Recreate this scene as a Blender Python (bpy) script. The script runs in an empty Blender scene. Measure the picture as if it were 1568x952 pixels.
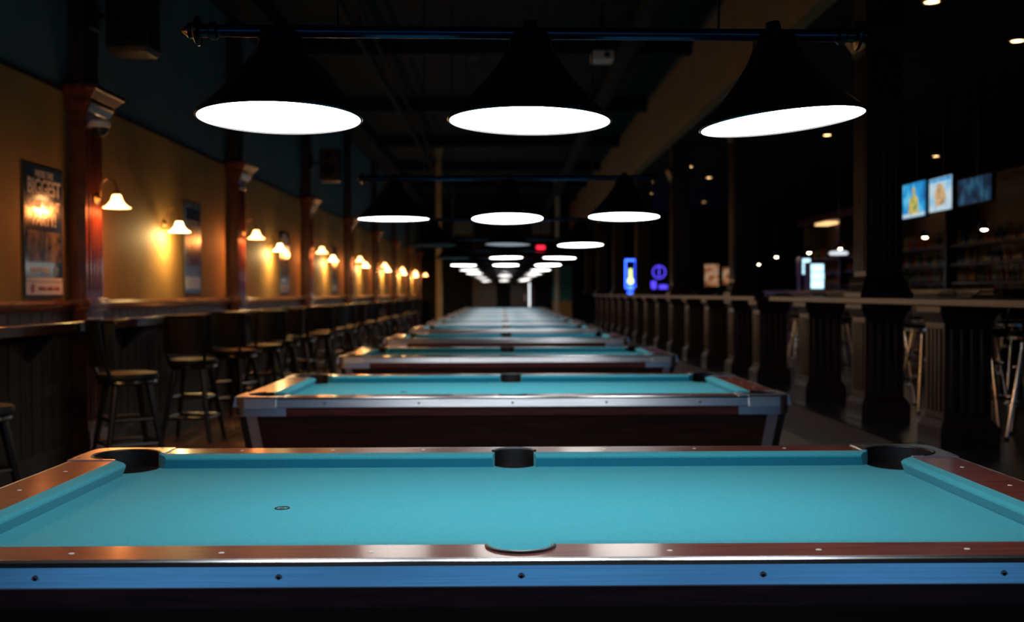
import bpy, bmesh, math, random
from mathutils import Matrix, Vector
random.seed(4)
S = bpy.context.scene
COL = S.collection
R = math.radians
KY = 1.0          # depth scale of the hall (set below once tables are placed)

# ------------------------------------------------------------------ materials
def pmat(name, col, rough=.5, metal=0., emis=None, es=0., coat=0., noise=None, bump=None, stretch=(1,1,1), col2=None, spec=.5, sheen=0):
    m = bpy.data.materials.new(name); m.use_nodes = True
    nt = m.node_tree; b = nt.nodes['Principled BSDF']
    b.inputs['Base Color'].default_value = (*col, 1)
    b.inputs['Roughness'].default_value = rough
    b.inputs['Metallic'].default_value = metal
    b.inputs['Coat Weight'].default_value = coat
    b.inputs['Coat Roughness'].default_value = .12
    b.inputs['Specular IOR Level'].default_value = spec
    if sheen:
        b.inputs['Sheen Weight'].default_value = sheen
        b.inputs['Sheen Roughness'].default_value = .45
        b.inputs['Sheen Tint'].default_value = (.45,.92,1,1)
    if emis:
        b.inputs['Emission Color'].default_value = (*emis, 1)
        b.inputs['Emission Strength'].default_value = es
    tc = mp = None
    if noise or bump:
        tc = nt.nodes.new('ShaderNodeTexCoord'); mp = nt.nodes.new('ShaderNodeMapping')
        mp.inputs['Scale'].default_value = stretch
        nt.links.new(tc.outputs['Object'], mp.inputs['Vector'])
    if noise:
        n = nt.nodes.new('ShaderNodeTexNoise'); n.inputs['Scale'].default_value = noise
        n.inputs['Detail'].default_value = 5
        nt.links.new(mp.outputs[0], n.inputs['Vector'])
        cr = nt.nodes.new('ShaderNodeValToRGB')
        cr.color_ramp.elements[0].position = .32; cr.color_ramp.elements[1].position = .68
        c2 = col2 or tuple(c*.7 for c in col)
        cr.color_ramp.elements[0].color = (*c2, 1); cr.color_ramp.elements[1].color = (*col, 1)
        nt.links.new(n.outputs['Fac'], cr.inputs[0]); nt.links.new(cr.outputs[0], b.inputs['Base Color'])
    if bump:
        n2 = nt.nodes.new('ShaderNodeTexNoise'); n2.inputs['Scale'].default_value = bump[0]
        n2.inputs['Detail'].default_value = 3
        nt.links.new(mp.outputs[0], n2.inputs['Vector'])
        bp = nt.nodes.new('ShaderNodeBump'); bp.inputs['Strength'].default_value = bump[1]
        bp.inputs['Distance'].default_value = bump[2] if len(bump) > 2 else .01
        nt.links.new(n2.outputs['Fac'], bp.inputs['Height']); nt.links.new(bp.outputs[0], b.inputs['Normal'])
    return m

def plank_mat(name, c1, c2, mortar, bw, rh, rough, rot=0):
    m = bpy.data.materials.new(name); m.use_nodes = True
    nt = m.node_tree; b = nt.nodes['Principled BSDF']
    tc = nt.nodes.new('ShaderNodeTexCoord'); mp = nt.nodes.new('ShaderNodeMapping')
    mp.inputs['Rotation'].default_value = (0, 0, rot)
    nt.links.new(tc.outputs['Object'], mp.inputs['Vector'])
    br = nt.nodes.new('ShaderNodeTexBrick')
    br.inputs['Color1'].default_value = (*c1, 1); br.inputs['Color2'].default_value = (*c2, 1)
    br.inputs['Mortar'].default_value = (*mortar, 1)
    br.inputs['Scale'].default_value = 1; br.inputs['Brick Width'].default_value = bw
    br.inputs['Row Height'].default_value = rh; br.inputs['Mortar Size'].default_value = .006
    nt.links.new(mp.outputs[0], br.inputs['Vector'])
    n = nt.nodes.new('ShaderNodeTexNoise'); n.inputs['Scale'].default_value = 6
    nt.links.new(mp.outputs[0], n.inputs['Vector'])
    mx = nt.nodes.new('ShaderNodeMixRGB'); mx.blend_type = 'MULTIPLY'; mx.inputs[0].default_value = .5
    nt.links.new(br.outputs['Color'], mx.inputs[1]); nt.links.new(n.outputs['Fac'], mx.inputs[2])
    nt.links.new(mx.outputs[0], b.inputs['Base Color'])
    b.inputs['Roughness'].default_value = rough
    return m

M = {}
M['cloth'] = pmat('teal_cloth', (.050,.375,.50), .92, noise=230, col2=(.031,.295,.41), bump=(420,.5,.003), spec=.15, sheen=.28)
M['mahog'] = pmat('mahogany_rail', (.215,.050,.040), .32, coat=.25, noise=9, col2=(.09,.021,.018), stretch=(.6,9,9))
M['dwood'] = pmat('dark_walnut', (.050,.013,.011), .4, coat=.15, noise=6, col2=(.012,.004,.004), stretch=(.5,7,7))
M['alu'] = pmat('brushed_aluminium', (.84,.90,.96), .29, 1., noise=22, col2=(.58,.66,.76), stretch=(.12,40,40), bump=(14,.35,.0006))
M['chrome'] = pmat('satin_chrome', (.92,.95,.98), .30, 1.)
M['polchrome'] = pmat('polished_chrome', (.88,.92,.96), .15, 1.)
M['rubber'] = pmat('black_rubber', (.008,.008,.010), .45)
M['grey'] = pmat('grey_plastic', (.10,.12,.14), .35)
M['white'] = pmat('ivory_inlay', (.75,.75,.72), .4)
M['blackmetal'] = pmat('black_enamel', (.005,.008,.012), .30, .2)
M['bluebar'] = pmat('blue_black_tube', (.018,.038,.075), .24, .8)
M['lampon'] = pmat('lamp_diffuser_lit', (.9,.9,.9), .5, emis=(1,.955,.90), es=18)
M['lampdim'] = pmat('lamp_diffuser_dim', (.5,.5,.5), .5, emis=(.8,.9,1), es=.25)
M['lampoff'] = pmat('lamp_diffuser_off', (.04,.05,.05), .5)
M['yellow'] = pmat('mustard_plaster', (.50,.300,.085), .7, noise=2.5, col2=(.39,.23,.065), bump=(60,.15,.004))
M['greywall'] = pmat('slate_blue_plaster', (.13,.21,.25), .8, noise=1.5, col2=(.10,.165,.20))
M['redwood'] = pmat('red_stained_wood', (.15,.034,.020), .26, coat=.6, noise=5, col2=(.055,.014,.010), stretch=(6,6,.6))
M['darkred'] = pmat('dark_stained_wood', (.038,.019,.016), .38, noise=5, col2=(.018,.009,.008), stretch=(6,6,.6))
M['postwood'] = pmat('dark_stained_post_wood', (.032,.019,.016), .42, noise=5, col2=(.015,.009,.008), stretch=(6,6,.6))
M['wains'] = plank_mat('wainscot_boards', (.055,.032,.020), (.04,.023,.015), (.012,.008,.006), 9, .14, .5)
M['ceil'] = pmat('black_ceiling_paint', (.010,.020,.028), .9, noise=3, col2=(.007,.014,.020), spec=.2)
M['farwall'] = pmat('black_wall_paint', (.006,.011,.015), .9, noise=3, col2=(.004,.007,.010), spec=.2)
M['tan'] = pmat('tan_soffit_paint', (.23,.17,.10), .8, noise=2, col2=(.19,.135,.075))
M['floor'] = plank_mat('oak_plank_floor', (.32,.21,.14), (.22,.14,.095), (.04,.027,.02), 1.2, .12, .24, R(90))
M['tile'] = plank_mat('slate_tile_floor', (.05,.05,.055), (.035,.035,.04), (.015,.015,.015), .4, .4, .25)
M['stool'] = pmat('black_lacquered_wood', (.008,.007,.007), .30, noise=6, col2=(.005,.005,.005))
M['vinyl'] = pmat('black_vinyl', (.006,.007,.009), .55, bump=(80,.1), spec=.18)
M['counter'] = pmat('counter_wood', (.14,.058,.032), .14, coat=1, noise=5, col2=(.07,.028,.017), stretch=(8,.6,8))
M['rcounter'] = pmat('railing_counter_wood', (.050,.030,.024), .25, coat=.4, noise=5, col2=(.03,.018,.014), stretch=(8,.6,8))
M['sconce'] = pmat('frosted_glass_shade', (.9,.7,.5), .4, emis=(1,.44,.15), es=9)
M['sconceY'] = pmat('frosted_glass_shade_pale', (.9,.8,.6), .4, emis=(1,.66,.28), es=9)
M['bulb'] = pmat('warm_bulb', (1,.9,.7), .4, emis=(1,.80,.52), es=30)
M['brass'] = pmat('aged_brass', (.30,.17,.07), .3, 1.)
M['down'] = pmat('downlight_lens', (1,.8,.5), .4, emis=(1,.60,.25), es=14)
M['strip'] = pmat('shelf_light_lens', (1,.8,.5), .4, emis=(1,.60,.25), es=1.6)
M['frame'] = pmat('black_frame', (.010,.010,.012), .35)

# ------------------------------------------------------------------ mesh builder
class MB:
    def __init__(s): s.v=[]; s.f=[]; s.m=[]; s.mats=[]
    def mi(s, k):
        if k not in s.mats: s.mats.append(k)
        return s.mats.index(k)
    def add(s, vs, fs, k, X=None):
        o=len(s.v); i=s.mi(k)
        for p in vs:
            p=Vector(p)
            s.v.append(tuple(X@p) if X is not None else tuple(p))
        for f in fs: s.f.append(tuple(o+a for a in f)); s.m.append(i)
    def box(s, x0,x1,y0,y1,z0,z1,k,X=None):
        s.add([(x0,y0,z0),(x1,y0,z0),(x1,y1,z0),(x0,y1,z0),(x0,y0,z1),(x1,y0,z1),(x1,y1,z1),(x0,y1,z1)],
              [(0,3,2,1),(4,5,6,7),(0,1,5,4),(1,2,6,5),(2,3,7,6),(3,0,4,7)],k,X)
    def frus(s, cx,cy,hx0,hy0,z0,hx1,hy1,z1,k,X=None,dx=0,dy=0):
        a=[(cx-hx0,cy-hy0,z0),(cx+hx0,cy-hy0,z0),(cx+hx0,cy+hy0,z0),(cx-hx0,cy+hy0,z0)]
        b=[(cx+dx-hx1,cy+dy-hy1,z1),(cx+dx+hx1,cy+dy-hy1,z1),(cx+dx+hx1,cy+dy+hy1,z1),(cx+dx-hx1,cy+dy+hy1,z1)]
        s.add(a+b,[(0,3,2,1),(4,5,6,7),(0,1,5,4),(1,2,6,5),(2,3,7,6),(3,0,4,7)],k,X)
    def prism(s, poly, z0, z1, k, X=None):
        n=len(poly)
        s.add([(x,y,z0) for x,y in poly]+[(x,y,z1) for x,y in poly],
              [tuple(reversed(range(n))),tuple(range(n,2*n))]+[(i,(i+1)%n,n+(i+1)%n,n+i) for i in range(n)],k,X)
    def lathe(s, prof, k, X=None, n=24, cap0=False, cap1=False):
        vs=[];fs=[]
        for r,z in prof:
            for i in range(n):
                a=2*math.pi*i/n; vs.append((r*math.cos(a),r*math.sin(a),z))
        for j in range(len(prof)-1):
            for i in range(n):
                fs.append((j*n+i,j*n+(i+1)%n,(j+1)*n+(i+1)%n,(j+1)*n+i))
        if cap0: fs.append(tuple(reversed(range(n))))
        if cap1: fs.append(tuple(range((len(prof)-1)*n,len(prof)*n)))
        s.add(vs,fs,k,X)
    def cyl(s, p0,p1,r0,k,r1=None,n=12,X=None):
        p0=Vector(p0);p1=Vector(p1);d=p1-p0;r1=r0 if r1 is None else r1
        Q=Matrix.Translation(p0)@d.to_track_quat('Z','Y').to_matrix().to_4x4()
        if X is not None: Q=X@Q
        s.lathe([(r0,0),(r1,d.length)],k,Q,n,True,True)
    def tube(s, pts, r, k, n=8, X=None):
        pts=[Vector(p) for p in pts]; vs=[];fs=[]
        for j,p in enumerate(pts):
            d=(pts[min(j+1,len(pts)-1)]-pts[max(j-1,0)]).normalized()
            q=d.to_track_quat('Z','Y').to_matrix()
            for i in range(n):
                a=2*math.pi*i/n; vs.append(p+q@Vector((r*math.cos(a),r*math.sin(a),0)))
        for j in range(len(pts)-1):
            for i in range(n): fs.append((j*n+i,j*n+(i+1)%n,(j+1)*n+(i+1)%n,(j+1)*n+i))
        fs.append(tuple(reversed(range(n)))); fs.append(tuple(range((len(pts)-1)*n,len(pts)*n)))
        s.add(vs,fs,k,X)
    def ring(s, c, R0, r, k, n=28, X=None, a0=0, a1=2*math.pi, m=8):
        full=abs(a1-a0-2*math.pi)<1e-6; cnt=n if full else n+1; vs=[];fs=[]
        for i in range(cnt):
            a=a0+(a1-a0)*i/n
            for j in range(m):
                b=2*math.pi*j/m; q=R0+r*math.cos(b)
                vs.append((c[0]+q*math.cos(a),c[1]+q*math.sin(a),c[2]+r*math.sin(b)))
        for i in range(n):
            i2=(i+1)%cnt
            for j in range(m): fs.append((i*m+j,i2*m+j,i2*m+(j+1)%m,i*m+(j+1)%m))
        s.add(vs,fs,k,X)
    def profx(s, prof, x0, x1, k, X=None):   # closed (y,z) profile extruded in x
        n=len(prof)
        s.add([(x0,y,z) for y,z in prof]+[(x1,y,z) for y,z in prof],
              [tuple(range(n)),tuple(reversed(range(n,2*n)))]+[((i+1)%n,i,n+i,n+(i+1)%n) for i in range(n)],k,X)
    def mesh(s, name, mats=None):
        me=bpy.data.meshes.new(name); me.from_pydata(s.v,[],s.f)
        for k in (mats or s.mats): me.materials.append(M[k])
        if mats:
            mm=[mats.index(s.mats[i]) for i in s.m]
        else: mm=s.m
        me.polygons.foreach_set('material_index',mm)
        bm=bmesh.new(); bm.from_mesh(me); bmesh.ops.recalc_face_normals(bm,faces=bm.faces); bm.to_mesh(me); bm.free()
        return me

def finish(me, angle=35):
    me.polygons.foreach_set('use_smooth',[True]*len(me.polygons))
    me.set_sharp_from_angle(angle=R(angle)); me.update()

def put(me, name, loc=(0,0,0), rz=0, bevel=0, parent=None, seg=2):
    o=bpy.data.objects.new(name,me); COL.objects.link(o); o.location=(loc[0],loc[1]*KY,loc[2]); o.rotation_euler[2]=rz
    if bevel:
        b=o.modifiers.new('bevel','BEVEL'); b.width=bevel; b.segments=seg; b.limit_method='ANGLE'; b.angle_limit=R(40); b.harden_normals=False
    if parent: o.parent=parent
    return o

def obj(mb, name, loc=(0,0,0), rz=0, bevel=0, parent=None, angle=35):
    mb.v=[(x,y*KY,z) for x,y,z in mb.v]
    me=mb.mesh(name); finish(me,angle); return put(me,name,loc,rz,bevel,parent)

# ------------------------------------------------------------------ pool table
TM=['cloth','mahog','rubber','alu','chrome','dwood','grey','white']
NX,NY=1.25,.62; WX,WY=1.30,.67
CX,CY=1.185,.520            # where the corner castings start (top plate)
SX,SY=1.255,.610            # where the side trim strips end
ZT,ZS=.79,.745
holes=[(sx*1.302,sy*.637,.105) for sx in(-1,1) for sy in(-1,1)]+[(0,sy*.680,.068) for sy in(-1,1)]
def boolcut(mb):
    a=put(mb.mesh('tmpa',TM),'tmpa')
    c=MB()
    for x,y,r in holes: c.lathe([(r,.60),(r,.90)],'rubber',Matrix.Translation((x,y,0)),40,True,True)
    cm=put(c.mesh('tmpc',TM),'tmpc')
    md=a.modifiers.new('b','BOOLEAN'); md.object=cm; md.operation='DIFFERENCE'; md.solver='EXACT'
    dg=bpy.context.evaluated_depsgraph_get()
    me=bpy.data.meshes.new_from_object(a.evaluated_get(dg))
    bpy.data.objects.remove(a); bpy.data.objects.remove(cm)
    return me
def corner_poly(sx,sy):
    x1,y1,r=1.454,.799,.055
    pts=[(CX,WY+.001),(1.262,WY+.001),(1.262,.60),(WX+.001,.60),(WX+.001,CY),(x1,CY)]
    for i in range(9):
        a=math.pi/2*i/8; pts.append((x1-r+r*math.cos(a),y1-r+r*math.sin(a)))
    pts.append((CX,y1))
    pts=[(sx*x,sy*y) for x,y in pts]
    if sx*sy<0: pts.reverse()
    return pts
parts=[]
b=MB(); b.box(-1.32,1.32,-.69,.69,.69,ZS,'cloth'); parts.append(boolcut(b))
b=MB()
for sy in(-1,1):
    y=sorted((sy*WY,sy*.793)); b.box(-CX,CX,y[0],y[1],.69,ZT,'mahog')
for sx in(-1,1):
    x=sorted((sx*WX,sx*1.448)); b.box(x[0],x[1],-CY,CY,.69,ZT,'mahog')
parts.append(boolcut(b))
b=MB()
for sx in(-1,1):
    for sy in(-1,1): b.prism(corner_poly(sx,sy),.69,ZT+.003,'chrome')
parts.append(boolcut(b))
b=MB()
def cushion(b, s0b,s1b,s0n,s1n,X):
    vs=[]
    for sb,sn in((s0b,s0n),(s1b,s1n)):
        w=.05
        vs+=[(sb,0,ZT),(sb+(sn-sb)*.75,-w*.75,ZT-.002),(sn,-w,ZT-.008),(sn,-w,ZT-.014),(sb+(sn-sb)*.7,-w*.66,ZS),(sb,0,ZS-.003)]
    n=6
    b.add(vs,[tuple(range(n)),tuple(reversed(range(n,2*n)))]+[((i+1)%n,i,n+i,n+(i+1)%n) for i in range(n)],'cloth',X)
for rz,off in((0,WY),(math.pi,WY)):
    X=Matrix.Rotation(rz,4,'Z')@Matrix.Translation((0,off,0))
    cushion(b,.066,1.205,.073,1.166,X); cushion(b,-1.205,-.066,-1.166,-.073,X)
for rz in(math.pi/2,-math.pi/2):
    X=Matrix.Rotation(rz,4,'Z')@Matrix.Translation((0,WX,0))
    cushion(b,-.530,.530,-.482,.482,X)
for x,y,r in holes:
    if x==0: c=math.pi/2 if y>0 else -math.pi/2; h=R(84)
    else: c=math.atan2(y/abs(y),x/abs(x)); h=R(112)
    b.ring((x,y,ZT+.0015),r+.004,.005,'rubber' if x else 'grey',28,a0=c-h,a1=c+h)
for i in range(1,8):
    if i==4: continue
    x=-1.25+i*.3125
    for sy in(-1,1): b.cyl((x,sy*.735,ZT-.002),(x,sy*.735,ZT+.0008),.0065,'white')
for i in(-1,0,1):
    for sx in(-1,1): b.cyl((sx*1.375,i*.3125,ZT-.002),(sx*1.375,i*.3125,ZT+.0008),.0065,'white')
for sx in(-1,1):
    for sy in(-1,1):
        for px,py in((1.225,.775),(1.43,.56),(1.405,.752)): b.cyl((sx*px,sy*py,ZT+.001),(sx*px,sy*py,ZT+.0038),.0055,'grey')
def trimprof():
    return [(0,.7905),(-.006,.7900),(-.015,.7867),(-.0215,.7785),(-.0232,.7705),(-.0300,.7395),(-.0295,.7365),(-.022,.735),(0,.735)]
for rz,hl,off,ex in((0,SX,.785,.143),(math.pi,SX,.785,.143),(math.pi/2,SY,1.440,.133),(-math.pi/2,SY,1.440,.133)):
    X=Matrix.Rotation(rz,4,'Z')@Matrix.Translation((0,-off,0))
    b.profx(trimprof(),-hl,hl,'alu',X)
    n=5 if hl>1 else 3
    for i in range(n):
        x=(i-(n-1)/2)*(.49 if n==5 else .5)
        b.cyl((x,-.015,.7590),(x,-.0268,.7565),.0075,'chrome',X=X,n=16)
        b.cyl((x,-.015,.7590),(x,-.0276,.7563),.0042,'rubber',X=X,n=12)
    for s in(-1,1):
        x0,x1=sorted((s*(hl-.02),s*(hl+ex)))
        v=[]
        for xx in(x0,x1): v+=[(xx,.006,ZT+.002),(xx,-.019,ZT+.002),(xx,-.025,ZT-.006),(xx,-.0365,.733),(xx,.006,.733)]
        b.add(v,[(0,1,2,3,4),(9,8,7,6,5)]+[((i+1)%5,i,5+i,5+(i+1)%5) for i in range(5)],'chrome',X)
b.frus(0,0,1.375,.720,.36,1.432,.777,.715,'dwood')
b.box(-1.445,1.445,-.790,.790,.70,.738,'rubber')
b.frus(0,0,1.385,.730,.335,1.385,.730,.375,'rubber')
for rz,hx,hy in((0,1.375,.720),(math.pi,1.375,.720)):
    X=Matrix.Rotation(rz,4,'Z')
    for s in(-1,1):
        for (a0,a1,k,t) in((.0,.030,'rubber',.010),(.030,.085,'alu',.007)):
            v=[]
            for (z,ex,ey) in((.36,hx,hy),(.715,hx+.057,hy+.057)):
                xs=(s*(ex-a0+ .006*(a0==0)),s*(ex-a1))
                for xx in xs:
                    for yy in(-ey-t,-ey+.01): v.append((xx,yy,z))
            b.add(v,[(0,1,3,2),(4,6,7,5),(0,4,5,1),(2,3,7,6),(0,2,6,4),(1,5,7,3)],k,X)
for sx in(-1,1):
    for sy in(-1,1):
        b.frus(sx*1.05,sy*.44,.085,.085,.03,.13,.13,.34,'dwood')
        b.frus(sx*1.05,sy*.44,.10,.10,0,.10,.10,.035,'rubber')
b.ring((-.64,-.045,ZS+.0005),.019,.0022,'rubber',28,m=6)
b.ring((-.64,-.045,ZS+.0003),.006,.0015,'grey',16,m=6)
parts.append(b.mesh('rest',TM))
bm=bmesh.new()
for me in parts: bm.from_mesh(me)
tab=bpy.data.meshes.new('pool_table'); bm.to_mesh(tab); bm.free()
for k in TM: tab.materials.append(M[k])
finish(tab,20)
NT=11
TY=[2.975,5.62+.795]+[9.22+.795+3.62*i for i in range(NT-2)]
for i in range(NT):
    put(tab,'pool_table',(.046 if i==1 else .034,TY[i],0),bevel=.0016 if i<3 else 0)

# ------------------------------------------------------------------ billiard lights
def shade(b, x, z, rx, ry, lit):
    X=Matrix.Translation((x,0,z))@Matrix.Rotation(ry,4,'Y')@Matrix.Rotation(rx,4,'X')
    out=[(.214,-.004),(.217,.0),(.214,.006),(.196,.022),(.162,.055),(.128,.092),(.098,.128),(.076,.160),(.063,.185),(.057,.200),(.055,.222),(.043,.232),(.022,.236),(.018,.262)]
    b.lathe(out,'blackmetal',X,48)
    b.lathe([(.214,-.004),(.2105,-.003),(.2105,.004)],'blackmetal',X,48)
    b.lathe([(.2108,.0015),(.15,.0005),(.07,0),(.001,0)],lit,X,48)
LY=[2.83]+TY[1:]+[TY[-1]+3.62]
for i,ly in enumerate(LY):
    b=MB()
    L=.86; zbar=2.015
    b.tube([(-L,0,zbar+(.004 if i==0 else 0)),(L,0,zbar-(.012 if i==0 else 0))],.016,'bluebar',20)
    for s in(-1,1):
        X=Matrix.Translation((s*L,0,zbar-(.012 if (i==0 and s>0) else -.004 if i==0 else 0)))@Matrix.Rotation(s*math.pi/2,4,'Y')
        b.lathe([(.017,-.05),(.024,-.045),(.024,-.03),(.017,-.025),(.018,-.005),(.038,0),(.040,.006),(.030,.012),(.018,.018),(.022,.026),(.012,.036),(.003,.046)],'blackmetal',X,20,True,True)
    if i==0:
        pr=[(-.652,1.791,R(-2.6),0,'lampon'),(.003,1.782,R(-1.2),R(.8),'lampon'),(.667,1.779,R(-1.0),R(-5.2),'lampon')]
    else:
        lits=['lampon']*3
        if i==2: lits=['lampoff','lampdim','lampon']
        if i==3: lits=['lampoff','lampon','lampon']
        rr=[-.3,-5,-3] if i==1 else [random.uniform(-4,-1.5) for _ in range(3)] if i<5 else [random.uniform(-1,.8) for _ in range(3)]
        pr=[(sx*.68+random.uniform(-.01,.01),1.780+random.uniform(-.006,.006),R(rr[sx+1]),R(random.uniform(-1.2,1.2)),lits[sx+1]) for sx in(-1,0,1)]
    for p in pr:
        shade(b,*p)
        tx=p[0]+.25*math.sin(p[3]); ty=-.25*math.sin(p[2])
        b.tube([(tx,ty*.94,p[1]+.225),(tx,0,zbar)],.012,'blackmetal',10)
        b.ring((0,0,0),.019,.006,'blackmetal',16,Matrix.Translation((tx,0,zbar))@Matrix.Rotation(math.pi/2,4,'Y'))
    for s in(-1,1):
        b.tube([(s*.50,0,zbar),(s*.50,0,5.1)],.004,'blackmetal',6)
        b.lathe([(.05,0),(.05,.02),(.01,.035)],'blackmetal',Matrix.Translation((s*.5,0,5.1))@Matrix.Rotation(math.pi,4,'X'),14,True,True)
    obj(b,'billiard_pendant_light',(.067 if i==0 else .032,ly,0))

KY = .925
# ------------------------------------------------------------------ room shell
YB,YF=49.0,-2.6
XL,XR=-3.5,10.0
def shell(name,x0,x1,y0,y1,z0,z1,k,bevel=0):
    b=MB(); b.box(x0,x1,y0,y1,z0,z1,k); return obj(b,name,bevel=bevel)
shell('floor',XL-.2,XR+.2,YF-.2,YB+.2,-.1,0,'floor')
shell('floor_platform',2.75,XR,4.2,YB,0,.28,'tile')
shell('trim_1',2.70,2.752,4.2,YB,0,.285,'darkred')
shell('ceiling',XL-.2,XR+.2,YF-.2,YB+.2,5.1,5.2,'ceil')
shell('ceiling_lowered',2.95,XR,YF,YB,3.9,4.0,'farwall')
shell('soffit_wall',2.8,2.95,YF,YB,3.9,5.1,'tan')
b=MB(); b.box(XL-.2,XL,YF,YB,1.24,2.95,'yellow'); b.box(XL-.2,XL,YF,YB,2.95,5.1,'greywall'); b.box(XL-.2,XL,YF,YB,0,1.24,'wains')
for j in range(int((YB-YF)/.20)):
    y=YF+.1+j*.20
    if y<26: b.box(XL,XL+.014,y-.092,y+.092,.14,1.2,'wains')
obj(b,'wall_left')
shell('wall_right',XR,XR+.2,YF,YB,0,5.1,'farwall')
shell('baseboard_left',XL,XL+.03,YF,YB,0,.14,'darkred',.004)
b=MB()
b.profx([(0,1.20),(.025,1.205),(.03,1.225),(.05,1.235),(.055,1.26),(.02,1.285),(0,1.285)],YF,YB,'redwood',Matrix.Translation((XL,0,0))@Matrix(((0,1,0,0),(1,0,0,0),(0,0,1,0),(0,0,0,1))))
obj(b,'trim_2')
b=MB(); b.box(XL,XL+.015,YF,YB,2.94,2.97,'darkred'); obj(b,'trim_3')
PY=[4.0+5.4*i for i in range(9)]
eds=[YF+.05]+[v for y in PY for v in (y-.05,y+.45)]+[YB-.2]
for a in range(0,len(eds),2):
    y0,y1=eds[a],eds[a+1]
    b=MB(); b.box(XL+.016,XL+.33,y0,y1,1.085,1.125,'counter'); b.box(XL+.30,XL+.335,y0,y1,1.055,1.128,'redwood')
    n=max(1,int((y1-y0)/1.6))
    for j in range(n):
        y=y0+(j+.5)*(y1-y0)/n
        b.prism([(XL+.02,.0),(XL+.27,.0),(XL+.02,-.25)],-.02,.02,'darkred',Matrix.Translation((0,y,1.085))@Matrix.Rotation(math.pi/2,4,'X'))
    obj(b,'drink_ledge',bevel=.004)
b=MB(); b.box(XL,XL+.5,YF,YB,4.85,5.1,'ceil'); obj(b,'ceiling_beam')
for j in range(9):
    b=MB(); b.box(XL+.5,2.8,1+j*5.4,1.22+j*5.4,4.86,5.1,'ceil'); obj(b,'ceiling_beam')
b=MB()
for x,z,r in((-1.9,4.7,.05),(-1.7,4.72,.03),(1.7,4.6,.14)):
    b.tube([(x,YF+.1,z),(x,YB-.1,z)],r,'ceil',12)
for j in range(16):
    for x,z in((-1.9,4.7),(1.7,4.6)):
        b.box(x-.01,x+.01,j*3+.5,j*3+.53,z,5.1,'ceil')
obj(b,'ceiling_duct')
b=MB(); b.box(XL-.2,XR+.2,YB,YB+.2,0,5.1,'farwall'); obj(b,'wall_back')
b=MB()
fill_wins=[(-3.1,-1.1),(-.8,1.2),(1.5,3.5)]  # openings added out of view to let blue fill onto the table trim
b.box(XL-.2,XR+.2,YF-.2,YF,0,.9,'ceil'); b.box(XL-.2,XR+.2,YF-.2,YF,2.4,5.1,'ceil')
xs=[XL-.2]+[v for w in fill_wins for v in w]+[XR+.2]
for i in range(0,len(xs),2): b.box(xs[i],xs[i+1],YF-.2,YF,.9,2.4,'ceil')
obj(b,'wall_front')
for i,(x0,x1) in enumerate(fill_wins):
    b=MB(); t=.05
    b.box(x0,x1,YF-.15,YF-.05,.9,.9+t,'frame'); b.box(x0,x1,YF-.15,YF-.05,2.4-t,2.4,'frame')
    for x in(x0,x1-t,(x0+x1)/2-t/2): b.box(x,x+t,YF-.15,YF-.05,.9,2.4,'frame')
    obj(b,'fill_window_%d'%(i+1))  # frames for the added fill openings behind the camera

# ------------------------------------------------------------------ pilasters + sconces
def flutes(b,x,y0,y1,z0,z1,n,k,d=.012,axis='x'):
    w=(y1-y0)/(2*n+1)
    for i in range(n):
        a=y0+w*(2*i+1)
        if axis=='x': b.box(min(x-.005,x+d),max(x+d,x+.005),a,a+w,z0,z1,k)
        else: b.box(a,a+w,x-d,x+.005,z0,z1,k)
def pilaster():
    b=MB(); w=.37; p=.14
    b.box(0,p+.03,-.03,w+.03,0,.22,'redwood'); b.box(0,p,0,w,.22,2.72,'redwood')
    flutes(b,p,.02,w-.02,1.36,2.66,4,'redwood'); flutes(b,p,.02,w-.02,.30,1.0,4,'redwood')
    b.box(0,p+.03,-.03,w+.03,1.2,1.30,'redwood'); b.box(0,p+.045,-.045,w+.045,1.24,1.27,'redwood')
    b.box(p,.33,-.046,w+.046,1.085,1.125,'counter'); b.box(.30,.335,-.046,w+.046,1.055,1.128,'redwood')
    for z0,z1,e0,e1 in((2.68,2.72,.02,.02),(2.72,2.80,.0,.03),(2.80,2.86,.04,.07),(2.86,2.90,.08,.08),(2.90,2.96,.08,.13),(2.96,3.0,.145,.145)):
        x1=p+e0; x2=p+e1
        b.add([(0,-e0,z0),(x1,-e0,z0),(x1,w+e0,z0),(0,w+e0,z0),(0,-e1,z1),(x2,-e1,z1),(x2,w+e1,z1),(0,w+e1,z1)],
              [(0,3,2,1),(4,5,6,7),(0,1,5,4),(1,2,6,5),(2,3,7,6),(3,0,4,7)],'redwood')
    b.box(0,p-.02,.02,w-.02,3.0,5.1,'darkred')
    return b
pm=pilaster().mesh('pilaster'); finish(pm)
for y in PY: put(pm,'wall_pilaster',(XL,y,0),bevel=.004)
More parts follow.
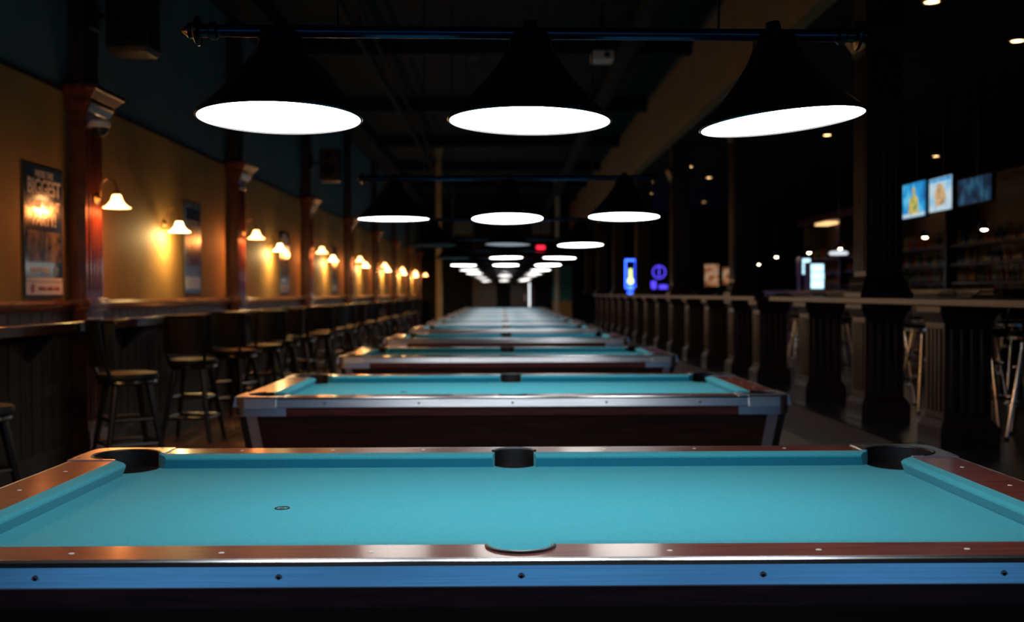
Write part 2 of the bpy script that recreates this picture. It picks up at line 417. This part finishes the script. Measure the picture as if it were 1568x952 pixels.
def sconce_mesh(shadek, reach):
    b=MB()
    X=Matrix.Translation((0,0,.02))@Matrix.Rotation(math.pi/2,4,'Y')
    b.lathe([(.05,0),(.052,.008),(.035,.016),(.02,.03),(.012,.04)],'brass',X,20,True,True)
    pts=[]
    for i in range(13):
        a=math.pi*(1-i/12.)
        pts.append((reach*.5+.02+math.cos(a)*(reach*.5-.02),0,.10+math.sin(a)*.085 if i>0 else .06))
    pts=[(.02,0,.02),(.035,0,.04)]+pts[1:]+[(reach,0,.075)]
    b.tube(pts,.007,'brass',10)
    b.lathe([(.012,.085),(.026,.08),(.030,.055),(.026,.045)],'brass',Matrix.Translation((reach,0,0)),18,True,True)
    prof=[(.026,.052),(.034,.045),(.040,.028),(.046,.008),(.058,-.014),(.080,-.036),(.104,-.054),(.112,-.058)]
    b.lathe(prof,shadek,Matrix.Translation((reach,0,0)),28)
    b.lathe([(.012,.04),(.020,.0),(.028,-.020),(.020,-.038),(.002,-.045)],'bulb',Matrix.Translation((reach,0,0)),16)
    me=b.mesh('wall_sconce'); finish(me,50); return me
smP=sconce_mesh('sconce',.17); smW=sconce_mesh('sconceY',.16)
def sconce(x,y,z,me,reach,col,e):
    o=put(me,'wall_sconce',(x,y,z))
    l=bpy.data.lights.new('sconce_light','POINT'); l.energy=e; l.color=col; l.shadow_soft_size=.05
    lo=bpy.data.objects.new('sconce_light',l); COL.objects.link(lo); lo.parent=o; lo.location=(reach,0,-.085)
for i,y in enumerate(PY):
    sconce(XL+.152,y+.2,2.10,smP,.17,(1,.28,.06),18)
    sconce(XL,y+2.62,2.03,smW,.16,(1,.64,.24),24)

# ------------------------------------------------------------------ posters
M['pblue']=pmat('poster_blue',(.020,.085,.27),.16,noise=3,col2=(.012,.05,.17),coat=.8)
M['pwhite']=pmat('poster_white',(.80,.82,.82),.3)
M['pphoto']=pmat('poster_photo',(.30,.24,.20),.25,noise=9,col2=(.015,.02,.03))
M['pred']=pmat('poster_red',(.45,.04,.05),.3)
M['pcyan']=pmat('poster_pale_blue',(.25,.42,.60),.25,noise=4,col2=(.08,.17,.33))
def text(parent,s,size,loc,k,align='CENTER'):
    c=bpy.data.curves.new('lettering','FONT'); c.body=s; c.size=size; c.align_x=align; c.extrude=.0008; c.offset=size*.022
    c.materials.append(M[k]); o=bpy.data.objects.new('lettering',c); COL.objects.link(o)
    o.parent=parent; o.location=(loc[0],loc[1]*KY,loc[2]); o.rotation_euler=(R(90),0,R(90)); o.scale=(KY,1,1); return o
def poster(y0,y1,z0,z1,full=True):
    w=y1-y0;h=z1-z0;b=MB();t=.012
    b.box(0,t,0,w,0,h,'frame')
    b.box(t,t+.002,.012,w-.012,.012,h-.012,'pblue' if full else 'pcyan')
    e=t+.002
    if full:
        for a0,a1,c0,c1 in((.05,.34,.27,.50),(.37,.66,.27,.50)):
            b.box(e,e+.002,w*a0*1.4,w*min(a1*1.4,.95),h*c0,h*c1,'pphoto')
        b.box(e,e+.002,w*.04,w*.96,h*.12,h*.15,'pwhite'); b.box(e,e+.002,w*.03,w*.97,h*.02,h*.115,'pwhite')
        b.cyl((e,w*.18,h*.068),(e+.004,w*.18,h*.068),h*.035,'pred',n=20)
        b.cyl((e,w*.80,h*.20),(e+.004,w*.80,h*.20),h*.04,'pcyan',n=20)
    else:
        b.box(e,e+.002,w*.1,w*.9,h*.30,h*.72,'pphoto'); b.box(e,e+.002,w*.08,w*.92,h*.05,h*.18,'pwhite'); b.box(e,e+.002,w*.08,w*.92,h*.8,h*.93,'pblue')
    o=obj(b,'wall_poster',(XL,y0,z0))
    if full:
        text(o,"WE'RE THE",h*.07,(e+.002,w*.5,h*.905),'pwhite')
        text(o,"BIGGEST",h*.165,(e+.002,w*.5,h*.775),'pwhite')
        text(o,"GAME NIGHT",h*.098,(e+.002,w*.5,h*.665),'pwhite')
        text(o,"PARTY!",h*.14,(e+.002,w*.5,h*.545),'pwhite')
        text(o,"EVERY WEEK",h*.06,(e+.002,w*.38,h*.185),'pwhite')
        text(o,"FRIENDS - GAMES - FOOD",h*.035,(e+.004,w*.60,h*.055),'pred')
    return o
poster(8.50,9.24,1.31,2.31); poster(12.75,13.45,1.34,2.36,False); poster(18.2,18.95,1.34,2.32,True); poster(23.7,24.4,1.34,2.32,False)

# ------------------------------------------------------------------ speakers, camera dome
def speaker(y,z):
    b=MB(); b.frus(0,0,.15,.15,-.28,.17,.17,-.24,'frame'); b.box(-.17,.17,-.17,.17,-.24,.28,'frame')
    b.cyl((0,-.17,-.08),(0,-.185,-.08),.12,'vinyl',n=24); b.cyl((0,-.17,.16),(0,-.185,.16),.06,'vinyl',n=24)
    b.tube([(-.33,.05,.05),(-.1,.03,.05)],.02,'blackmetal',10); b.box(-.36,-.32,-.05,.15,-.06,.16,'blackmetal')
    obj(b,'wall_speaker',(XL+.14+.345,y,z),bevel=.006)
for y in(9.45,20.25,31.05): speaker(y+.1,3.56)
b=MB(); b.lathe([(.002,-.085),(.04,-.075),(.062,-.045),(.068,-.01)],'frame',n=20); b.lathe([(.070,-.012),(.078,0),(.078,.038),(.03,.045)],'white',n=20,cap1=True)
b.box(-.11,0,-.02,.02,.0,.03,'white')
obj(b,'security_camera',(XL+.14+.105,9.45,2.69))

# ------------------------------------------------------------------ bar stools left
def backstool():
    b=MB()
    b.lathe([(.02,.655),(.20,.66),(.215,.675),(.21,.69)],'stool',n=28,cap0=True)
    b.lathe([(.21,.69),(.225,.70),(.228,.72),(.215,.742),(.15,.752),(.001,.755)],'vinyl',n=28)
    L=[]
    for a in(45,135,225,315):
        c,s=math.cos(R(a)),math.sin(R(a))
        t=Vector((c*.17,s*.17,.66)); f=Vector((c*.31,s*.31,0)); L.append((t,f))
        b.cyl(t,f,.026,'stool',.019,10)
    for z,r in((.22,.013),(.40,.012)):
        P=[t+(f-t)*((.66-z)/.66) for t,f in L]
        for i in range(4): b.cyl(P[i],P[(i+1)%4],r,'stool',n=8)
    for s in(-1,1): b.tube([(.15,s*.15,.68),(.20,s*.17,.80),(.235,s*.18,1.0),(.25,s*.18,1.13)],.015,'stool',8)
    n=10
    for (z0,z1,k,th) in((.80,1.12,'vinyl',.035),(1.11,1.145,'stool',.045)):
        vs=[];fs=[]
        for i in range(n+1):
            a=R(-58+116*i/n); rr=.255
            for r in(rr-th*.5,rr+th*.5):
                for z in(z0,z1): vs.append((r*math.cos(a)+.0+(.02 if z==z1 else 0),r*math.sin(a)*.95,z))
        for i in range(n):
            o=i*4;p=o+4
            fs+=[(o,o+1,p+1,p),(o+2,p+2,p+3,o+3),(o+1,o+3,p+3,p+1),(o,p,p+2,o+2)]
        fs+=[(0,2,3,1),(n*4,n*4+1,n*4+3,n*4+2)]
        b.add(vs,fs,k)
    me=b.mesh('bar_stool'); finish(me,40); return me
bs=backstool()
rots=[235,215,268,250,300,20,265,285,340,280,10,300,255,20,310,260,330,290]
ys=[6.15,8.75,10.6,12.3,13.5,14.9,16.2,17.4,18.7,20.1,21.5,23.1,24.8,26.6,28.6,30.8,33.2,36]
for y,rt in zip(ys,rots): put(bs,'bar_stool',(-2.82+random.uniform(-.03,.06),y,0),R(rt))

# ------------------------------------------------------------------ right side railing, columns, counters
def post():
    b=MB(); z0=.28; K='postwood'
    b.box(-.20,.20,-.20,.20,z0,z0+.14,K); b.frus(0,0,.20,.20,z0+.14,.165,.165,z0+.19,K)
    b.box(-.16,.16,-.16,.16,z0+.19,1.14,K)
    flutes(b,-.16,-.15,.15,.52,1.08,4,K,-.012); flutes(b,-.16,-.15,.15,.52,1.08,4,K,.012,'y')
    b.frus(0,0,.165,.165,1.12,.20,.20,1.19,K); b.box(-.205,.205,-.205,.205,1.19,1.235,K)
    me=b.mesh('railing_post'); finish(me); return me
def column():
    b=MB(); z=1.28; K='postwood'
    for e0,e1,a,c in((.215,.215,0,.05),(.205,.18,.05,.10),(.18,.185,.10,.12),(.185,.155,.12,.18)): b.frus(0,0,e0,e0,z+a,e1,e1,z+c,K)
    b.box(-.15,.15,-.15,.15,z+.17,3.32,K)
    flutes(b,-.15,-.14,.14,1.5,3.25,5,K,-.012); flutes(b,-.15,-.14,.14,1.5,3.25,5,K,.014,'y')
    for e0,e1,a,c in((.17,.17,3.28,3.31),(.155,.20,3.31,3.40),(.20,.225,3.40,3.46),(.235,.235,3.46,3.50)): b.frus(0,0,e0,e0,a,e1,e1,c,K)
    b.box(-.16,.16,-.16,.16,3.5,3.9,K)
    me=b.mesh('wood_column'); finish(me); return me
po=post(); co=column()
pys=[6.1,7.9,9.6,11.35,13.5,15.0,16.8,18.6,20.4,22.2,24.0,25.8,27.6,29.4,31.2,33,34.8,36.6]
for y in pys: put(po,'railing_post',(3.1,y,0),bevel=.004)
for i in range(8):
    put(co,'wood_column',(3.1,4.6 if i==0 else 4.2+5.4*i,0),bevel=.004)
put(po,'railing_post',(3.1,4.6,0),bevel=.004)
for y0,y1 in((4.25,12.45),(13.2,37)):
    b=MB(); b.box(2.86,3.36,y0,y1,1.236,1.28,'rcounter'); b.box(2.85,2.875,y0,y1,1.236,1.285,'darkred'); b.box(3.345,3.37,y0,y1,1.236,1.285,'darkred')
    obj(b,'railing_counter',bevel=.006)

def chromestool():
    b=MB(); C='polchrome'
    b.lathe([(.17,.70),(.185,.705),(.19,.74),(.17,.765),(.001,.775)],'vinyl',n=28,cap0=True)
    b.lathe([(.187,.706),(.194,.712),(.194,.73),(.189,.735)],C,n=28)
    for a in(45,135,225,315):
        c,s=math.cos(R(a)),math.sin(R(a)); t=Vector((c*.11,s*.11,.70)); f=Vector((c*.25,s*.25,0)); b.cyl(t,f,.0125,C,n=10)
        b.cyl(f,f+Vector((0,0,.02)),.018,'rubber',n=10)
    b.ring((0,0,.24),.205,.010,C); b.ring((0,0,.50),.153,.008,C)
    b.tube([(.13,-.12,.70),(.19,-.14,.85),(.21,-.14,1.0),(.22,-.08,1.05),(.22,.08,1.05),(.21,.14,1.0),(.19,.14,.85),(.13,.12,.70)],.010,C,8)
    b.box(.20,.225,-.12,.12,.88,1.02,'vinyl')
    me=b.mesh('chrome_bar_stool'); finish(me,40); return me
cs=chromestool()
for x,y,r in((3.72,7.0,20),(3.80,8.25,-30),(3.70,8.95,50),(3.72,10.2,10),(3.72,11.0,70),(3.75,13.0,0),(3.72,14.3,20),(3.7,15.9,40),(3.75,17.7,0),(3.7,19.5,30),(3.7,21.3,10),(3.7,23.1,60),
              (5.0,9.6,30),(5.1,11.5,0),(4.9,13.4,10),(4.9,15.2,10),(4.9,17,20),(4.9,19,0),(4.9,21,20)):
    put(cs,'chrome_bar_stool',(x,y,.28),R(r))

# ------------------------------------------------------------------ bar
b=MB()
b.box(5.5,6.1,13,28,1.30,1.36,'rcounter'); b.box(5.62,6.0,13.1,27.9,.28,1.30,'darkred')
for j in range(15): b.box(5.59,5.63,13.3+j,14.0+j,.5,1.2,'redwood')
b.tube([(5.5,13,.5),(5.5,28,.5)],.02,'brass',10)
obj(b,'bar_counter',bevel=.005)
b=MB()
b.box(7.2,7.7,13,28,.28,1.2,'darkred'); b.box(7.66,7.7,13,28,1.2,2.9,'darkred')
for z in(1.45,1.75,2.05): b.box(7.3,7.68,13,28,z,z+.03,'darkred')
for y in(13,16,19,22,25,27.95): b.box(7.25,7.7,y,y+.06,1.2,2.9,'darkred')
b.box(7.1,7.7,13,28,2.9,3.05,'redwood')
obj(b,'back_bar_shelf',bevel=.004)
cols=[(.16,.06,.015),(.012,.08,.035),(.14,.14,.13),(.16,.02,.012),(.03,.06,.15),(.2,.12,.03)]
for i,c in enumerate(cols): M['bot%d'%i]=pmat('bottle_glass_%d'%i,c,.08,coat=.5)
b=MB()
for z in(1.2,1.48,1.78,2.08):
    y=13.2
    while y<27.8:
        if min(abs(y-q) for q in(13,16,19,22,25,28))>.12:
            s=random.uniform(.85,1.1)
            b.lathe([(.035,0),(.038,.01),(.038,.15*s),(.014,.19*s),(.013,.25*s),(.016,.25*s),(.016,.265*s)],'bot%d'%random.randrange(6),Matrix.Translation((7.42,y,z)),8,True,True)
        y+=random.uniform(.10,.22)
obj(b,'liquor_bottles',angle=50)
b=MB(); b.lathe([(.075,-.05),(.07,-.02),(.045,.03),(.02,.06),(.01,.07)],'blackmetal',n=20); b.lathe([(.002,-.065),(.03,-.055),(.042,-.03),(.03,-.0),(.01,.02)],'bulb',n=14); b.tube([(0,0,.06),(0,0,1.80)],.005,'blackmetal',6)
pb=b.mesh('bar_pendant_lamp'); finish(pb,50)
for x,y,z in((5.6,13.5,2.10),(5.6,15.4,2.10),(5.6,17.4,2.1),(5.6,19.3,2.1),(5.6,21.25,2.1),(5.6,23.8,2.1),(5.6,26,2.1),(6.6,30,2.1),(4.6,31,2.1),(5.3,33.5,2.1)): put(pb,'bar_pendant_lamp',(x,y,z))
for y in(14.5,20.5,26.5):
    b=MB(); b.box(7.25,7.55,y-.5,y+.5,2.87,2.899,'strip'); obj(b,'shelf_light_strip')
b=MB(); b.lathe([(.085,0),(.08,-.012),(.065,-.012),(.062,0)],'brass',n=20); b.lathe([(.062,-.004),(.001,-.004)],'down',n=20)
dl=b.mesh('recessed_downlight'); finish(dl)
for x,y in((3.8,10.3),(5.27,11.9),(5.3,19),(3.8,23.7),(3.8,30),(5.7,33),(4.6,26),(8.2,22),(3.8,17.0)):
    put(dl,'recessed_downlight',(x,y,3.9))

def tvmat(name,stops,sc,es):
    m=bpy.data.materials.new(name); m.use_nodes=True; nt=m.node_tree; bs_=nt.nodes['Principled BSDF']
    tc=nt.nodes.new('ShaderNodeTexCoord'); n=nt.nodes.new('ShaderNodeTexNoise'); n.inputs['Scale'].default_value=sc; n.inputs['Detail'].default_value=1.5
    nt.links.new(tc.outputs['Object'],n.inputs['Vector']); cr=nt.nodes.new('ShaderNodeValToRGB')
    e=cr.color_ramp.elements
    while len(e)<len(stops): e.new(.5)
    for i,(p,c) in enumerate(stops): e[i].position=p; e[i].color=(*c,1)
    nt.links.new(n.outputs['Fac'],cr.inputs[0]); nt.links.new(cr.outputs[0],bs_.inputs['Emission Color']); bs_.inputs['Emission Strength'].default_value=es
    bs_.inputs['Base Color'].default_value=(.02,.02,.02,1); return m
M['tvb']=tvmat('tv_screen_blue',[(.30,(.01,.12,.45)),(.5,(.02,.40,.85)),(.7,(.15,.65,.95))],5,.8)
M['tvy']=tvmat('tv_screen_figure',[(.35,(.75,.50,.05)),(.5,(.9,.75,.15)),(.62,(.25,.35,.12))],9,.7)
M['tvw']=tvmat('tv_screen_pale',[(.3,(.25,.60,.85)),(.5,(.65,.82,.92)),(.65,(.45,.72,.88))],4,.8)
M['tvo']=tvmat('tv_screen_orange',[(.35,(.9,.45,.12)),(.55,(.8,.60,.35)),(.65,(.35,.18,.08))],11,.7)
M['tv3']=tvmat('tv_screen_dim',[(.35,(.01,.03,.07)),(.5,(.015,.10,.24)),(.65,(.05,.24,.42))],6,.32)
for (y0,y1,k,z0,z1) in((15.85,16.8,'tvb',2.36,2.88),(14.93,15.75,'tvw',2.38,2.86),(13.72,14.75,'tv3',2.40,2.75)):
    w_=y1-y0;h_=z1-z0
    b=MB(); b.box(0,.05,0,w_,0,h_,'frame'); b.box(-.004,0,.02,w_-.02,.02,h_-.02,k); b.box(.04,.08,w_/2-.03,w_/2+.03,.2,3.9-z0,'blackmetal')
    if k=='tvb':   # picture content: a player figure in yellow on blue
        b.lathe([(.001,0),(.055,.0005),(.055,.002),(.001,.0025)],'tvy',Matrix.Translation((-.005,w_*.5,h_*.74))@Matrix.Rotation(-math.pi/2,4,'Y'),18)
        b.add([(-.006,w_*.30,.03),(-.006,w_*.72,.03),(-.006,w_*.68,h_*.52),(-.006,w_*.56,h_*.64),(-.006,w_*.44,h_*.64),(-.006,w_*.33,h_*.52)],[(0,1,2,3,4,5)],'tvy')
        b.box(-.006,-.003,.03,w_-.03,.025,.075,'tvw')
    if k=='tvw':
        b.add([(-.006,w_*.28,.10),(-.006,w_*.66,.08),(-.006,w_*.74,h_*.5),(-.006,w_*.60,h_*.80),(-.006,w_*.40,h_*.78),(-.006,w_*.25,h_*.45)],[(0,1,2,3,4,5)],'tvo')
        b.box(-.006,-.003,.03,w_-.03,h_-.07,h_-.03,'tvb')
    obj(b,'television',(5.78,y0,z0))

M['cool']=pmat('cooler_lit_glass',(.8,.9,1),.2,emis=(.50,.85,1),es=1.8)
M['wsign']=pmat('lit_white_sign',(.9,.9,.9),.3,emis=(.8,.9,1),es=.9)
M['led']=pmat('blue_neon',(.1,.1,.9),.3,emis=(.02,.07,1),es=9)
M['led2']=pmat('violet_neon',(.2,.05,.6),.3,emis=(.08,.05,.8),es=1.8)
M['ledy']=pmat('yellow_green_neon',(.9,.9,.3),.3,emis=(.75,1,.35),es=2)
M['exitr']=pmat('exit_red',(.8,.02,.02),.3,emis=(1,.02,.05),es=2)
for x,y,w,h,z in((6.35,22,.24,.46,1.40),(5.9,22.6,.15,.30,1.68)):
    b=MB(); b.box(-w/2-.03,w/2+.03,0,.35,-.04,h+.04,'frame'); b.box(-w/2,w/2,-.012,0,0,h,'cool')
    for q in(.33,.66): b.box(-w/2,w/2,-.02,0,h*q,h*q+.012,'frame')
    b.box(w/2,w/2+.02,-.03,0,h*.3,h*.7,'chrome')
    b.box(-.1,.1,.05,.3,1.36-z,0,'frame')
    obj(b,'beverage_cooler',(x,y,z) if x<6 else (x-.4,y,z))
b=MB(); b.lathe([(.001,-.03),(.12,-.025),(.15,0),(.12,.03),(.001,.04)],'wsign',n=24); b.tube([(0,0,.03),(0,0,1.97)],.006,'blackmetal',6)
obj(b,'globe_pendant_lamp',(5.2,18,1.93))
b=MB(); b.box(3.3,7.5,37.4,37.6,.28,3.9,'farwall'); obj(b,'wall_partition')
b=MB(); b.box(-.24,.24,0,.06,0,1.2,'frame')
b.box(-.19,-.14,-.03,0,.05,1.15,'led'); b.box(.14,.19,-.03,0,.05,1.15,'led'); b.box(-.14,.14,-.03,0,1.10,1.15,'led'); b.box(-.14,.14,-.03,0,.05,.10,'led')
b.cyl((0,-.02,.45),(0,0,.45),.10,'ledy',n=20); b.box(-.045,.045,-.02,0,.52,.85,'ledy'); b.box(-.09,.09,-.02,0,.18,.30,'led')
obj(b,'neon_sign',(4.08,37.3,1.25))
b=MB(); b.box(-.30,.30,0,.06,0,1.0,'frame')
b.ring((0,-.01,0),.2,.02,'led2',24,Matrix.Translation((0,0,.6))@Matrix.Rotation(math.pi/2,4,'X')); b.box(-.26,-.1,-.03,0,.05,.3,'led2'); b.box(.0,.26,-.03,0,.05,.18,'led2'); b.box(-.02,.02,-.03,0,.45,.8,'led2')
obj(b,'neon_sign',(5.0,37.3,1.4))
M['warmpic']=tvmat('backlit_menu',[(.3,(.05,.02,.01)),(.48,(.45,.16,.06)),(.6,(.6,.4,.25)),(.7,(.05,.05,.08))],5,.6)
for x,y,w,h,z in((6.6,36.8,.5,.75,1.5),(7.15,36.8,.45,.6,1.55)):
    b=MB(); b.box(-w/2,w/2,0,.5,-z+.28,h,'frame'); b.box(-w/2+.03,w/2-.03,-.01,0,.03,h-.03,'warmpic'); b.box(-w/2,w/2,-.15,0,-.35,-.28,'frame')
    obj(b,'arcade_cabinet',(x,y,z))
def exitsign(x,y,z):
    b=MB(); b.box(-.17,.17,0,.05,-.12,.12,'frame'); b.box(-.15,.15,-.008,0,-.10,.10,'exitr')
    b.box(-.02,.02,.01,.04,.12,(5.1 if x<2.8 else 3.9)-z,'frame')
    obj(b,'exit_sign',(x,y,z))
exitsign(1.28,40,2.86); exitsign(9.6,25,2.3)
M['tealp']=pmat('teal_paint',(.02,.20,.22),.6,noise=3); M['tanp']=pmat('ochre_paint',(.42,.26,.08),.6,noise=3)
M['daylight']=pmat('lit_vestibule_glass',(.9,.9,.9),.2,emis=(.9,.96,1),es=1.6)
b=MB(); b.box(1.95,2.70,46.0,46.2,1.0,2.4,'tealp'); b.box(1.95,2.70,46.0,46.2,0,1.0,'tanp'); obj(b,'wall_divider')
b=MB(); b.box(.3,1.3,48.9,48.98,0,2.3,'darkred'); b.box(1.06,1.12,48.88,48.92,.75,1.78,'daylight'); b.box(.4,.8,48.88,48.92,1.2,2.0,'frame'); b.cyl((.9,48.87,1.0),(.9,48.87,1.3),.015,'chrome'); obj(b,'door_1')
b=MB(); b.box(-1.3,-.3,48.9,48.98,0,2.3,'darkred'); b.box(-1.2,-.8,48.88,48.92,1.2,2.0,'frame'); b.box(-.75,-.4,48.88,48.92,1.2,2.0,'frame'); obj(b,'door_2')
def pole(x,y,w,k):
    b=MB(); b.box(-w/2-.04,w/2+.04,-w/2-.04,w/2+.04,0,.25,'darkred'); b.box(-w/2,w/2,-w/2,w/2,.2,5.1,k); b.frus(0,0,w/2,w/2,4.8,w/2+.06,w/2+.06,5.1,k)
    obj(b,'support_column',(x,y,0),bevel=.01)
M['tanpost']=pmat('tan_painted_post',(.48,.34,.17),.6,noise=3); M['palepost']=pmat('pale_painted_post',(.5,.48,.42),.5,noise=3)
pole(-1.66,30,.15,'tanpost'); pole(1.76,38,.12,'palepost')
for x in(-1.7,1.6):
    b=MB(); b.box(-.45,.45,0,.05,-.35,.35,'frame'); b.box(-.38,.38,-.01,0,-.28,.28,'greywall'); b.box(-.48,.48,-.02,.03,.33,.38,'darkred'); obj(b,'framed_picture',(x,48.94,4.1))
b=MB(); b.box(-.14,.14,-.16,.16,-.06,.06,'white'); b.cyl((.05,-.16,0),(.05,-.19,0),.04,'frame',n=20); b.box(-.02,.02,-.02,.02,.06,.70,'blackmetal'); b.box(-.1,.1,-.1,.1,.06,.08,'grey')
obj(b,'ceiling_projector',(1.28,15.0,4.36),bevel=.012)

# ------------------------------------------------------------------ world + camera
w=bpy.data.worlds.new('blue_fill'); S.world=w; w.use_nodes=True  # added blue fill, enters by the front openings and reflects in the rail trim
bg=w.node_tree.nodes['Background']; bg.inputs[0].default_value=(.075,.27,.55,1); bg.inputs[1].default_value=1.5
cam=bpy.data.cameras.new('camera'); co_=bpy.data.objects.new('camera',cam); COL.objects.link(co_); S.camera=co_
cam.sensor_width=36; cam.lens=1646/1568*36; cam.clip_end=200; cam.clip_start=.05
rot=Matrix.Rotation(R(-.45),4,'Z')@Matrix.Rotation(R(90-.95),4,'X')@Matrix.Rotation(R(-.2),4,'Z')
co_.matrix_world=Matrix.Translation((0,0,1.33))@rot
cam.dof.use_dof=True; cam.dof.focus_distance=2.8; cam.dof.aperture_fstop=2.9
S.view_settings.view_transform='Standard'
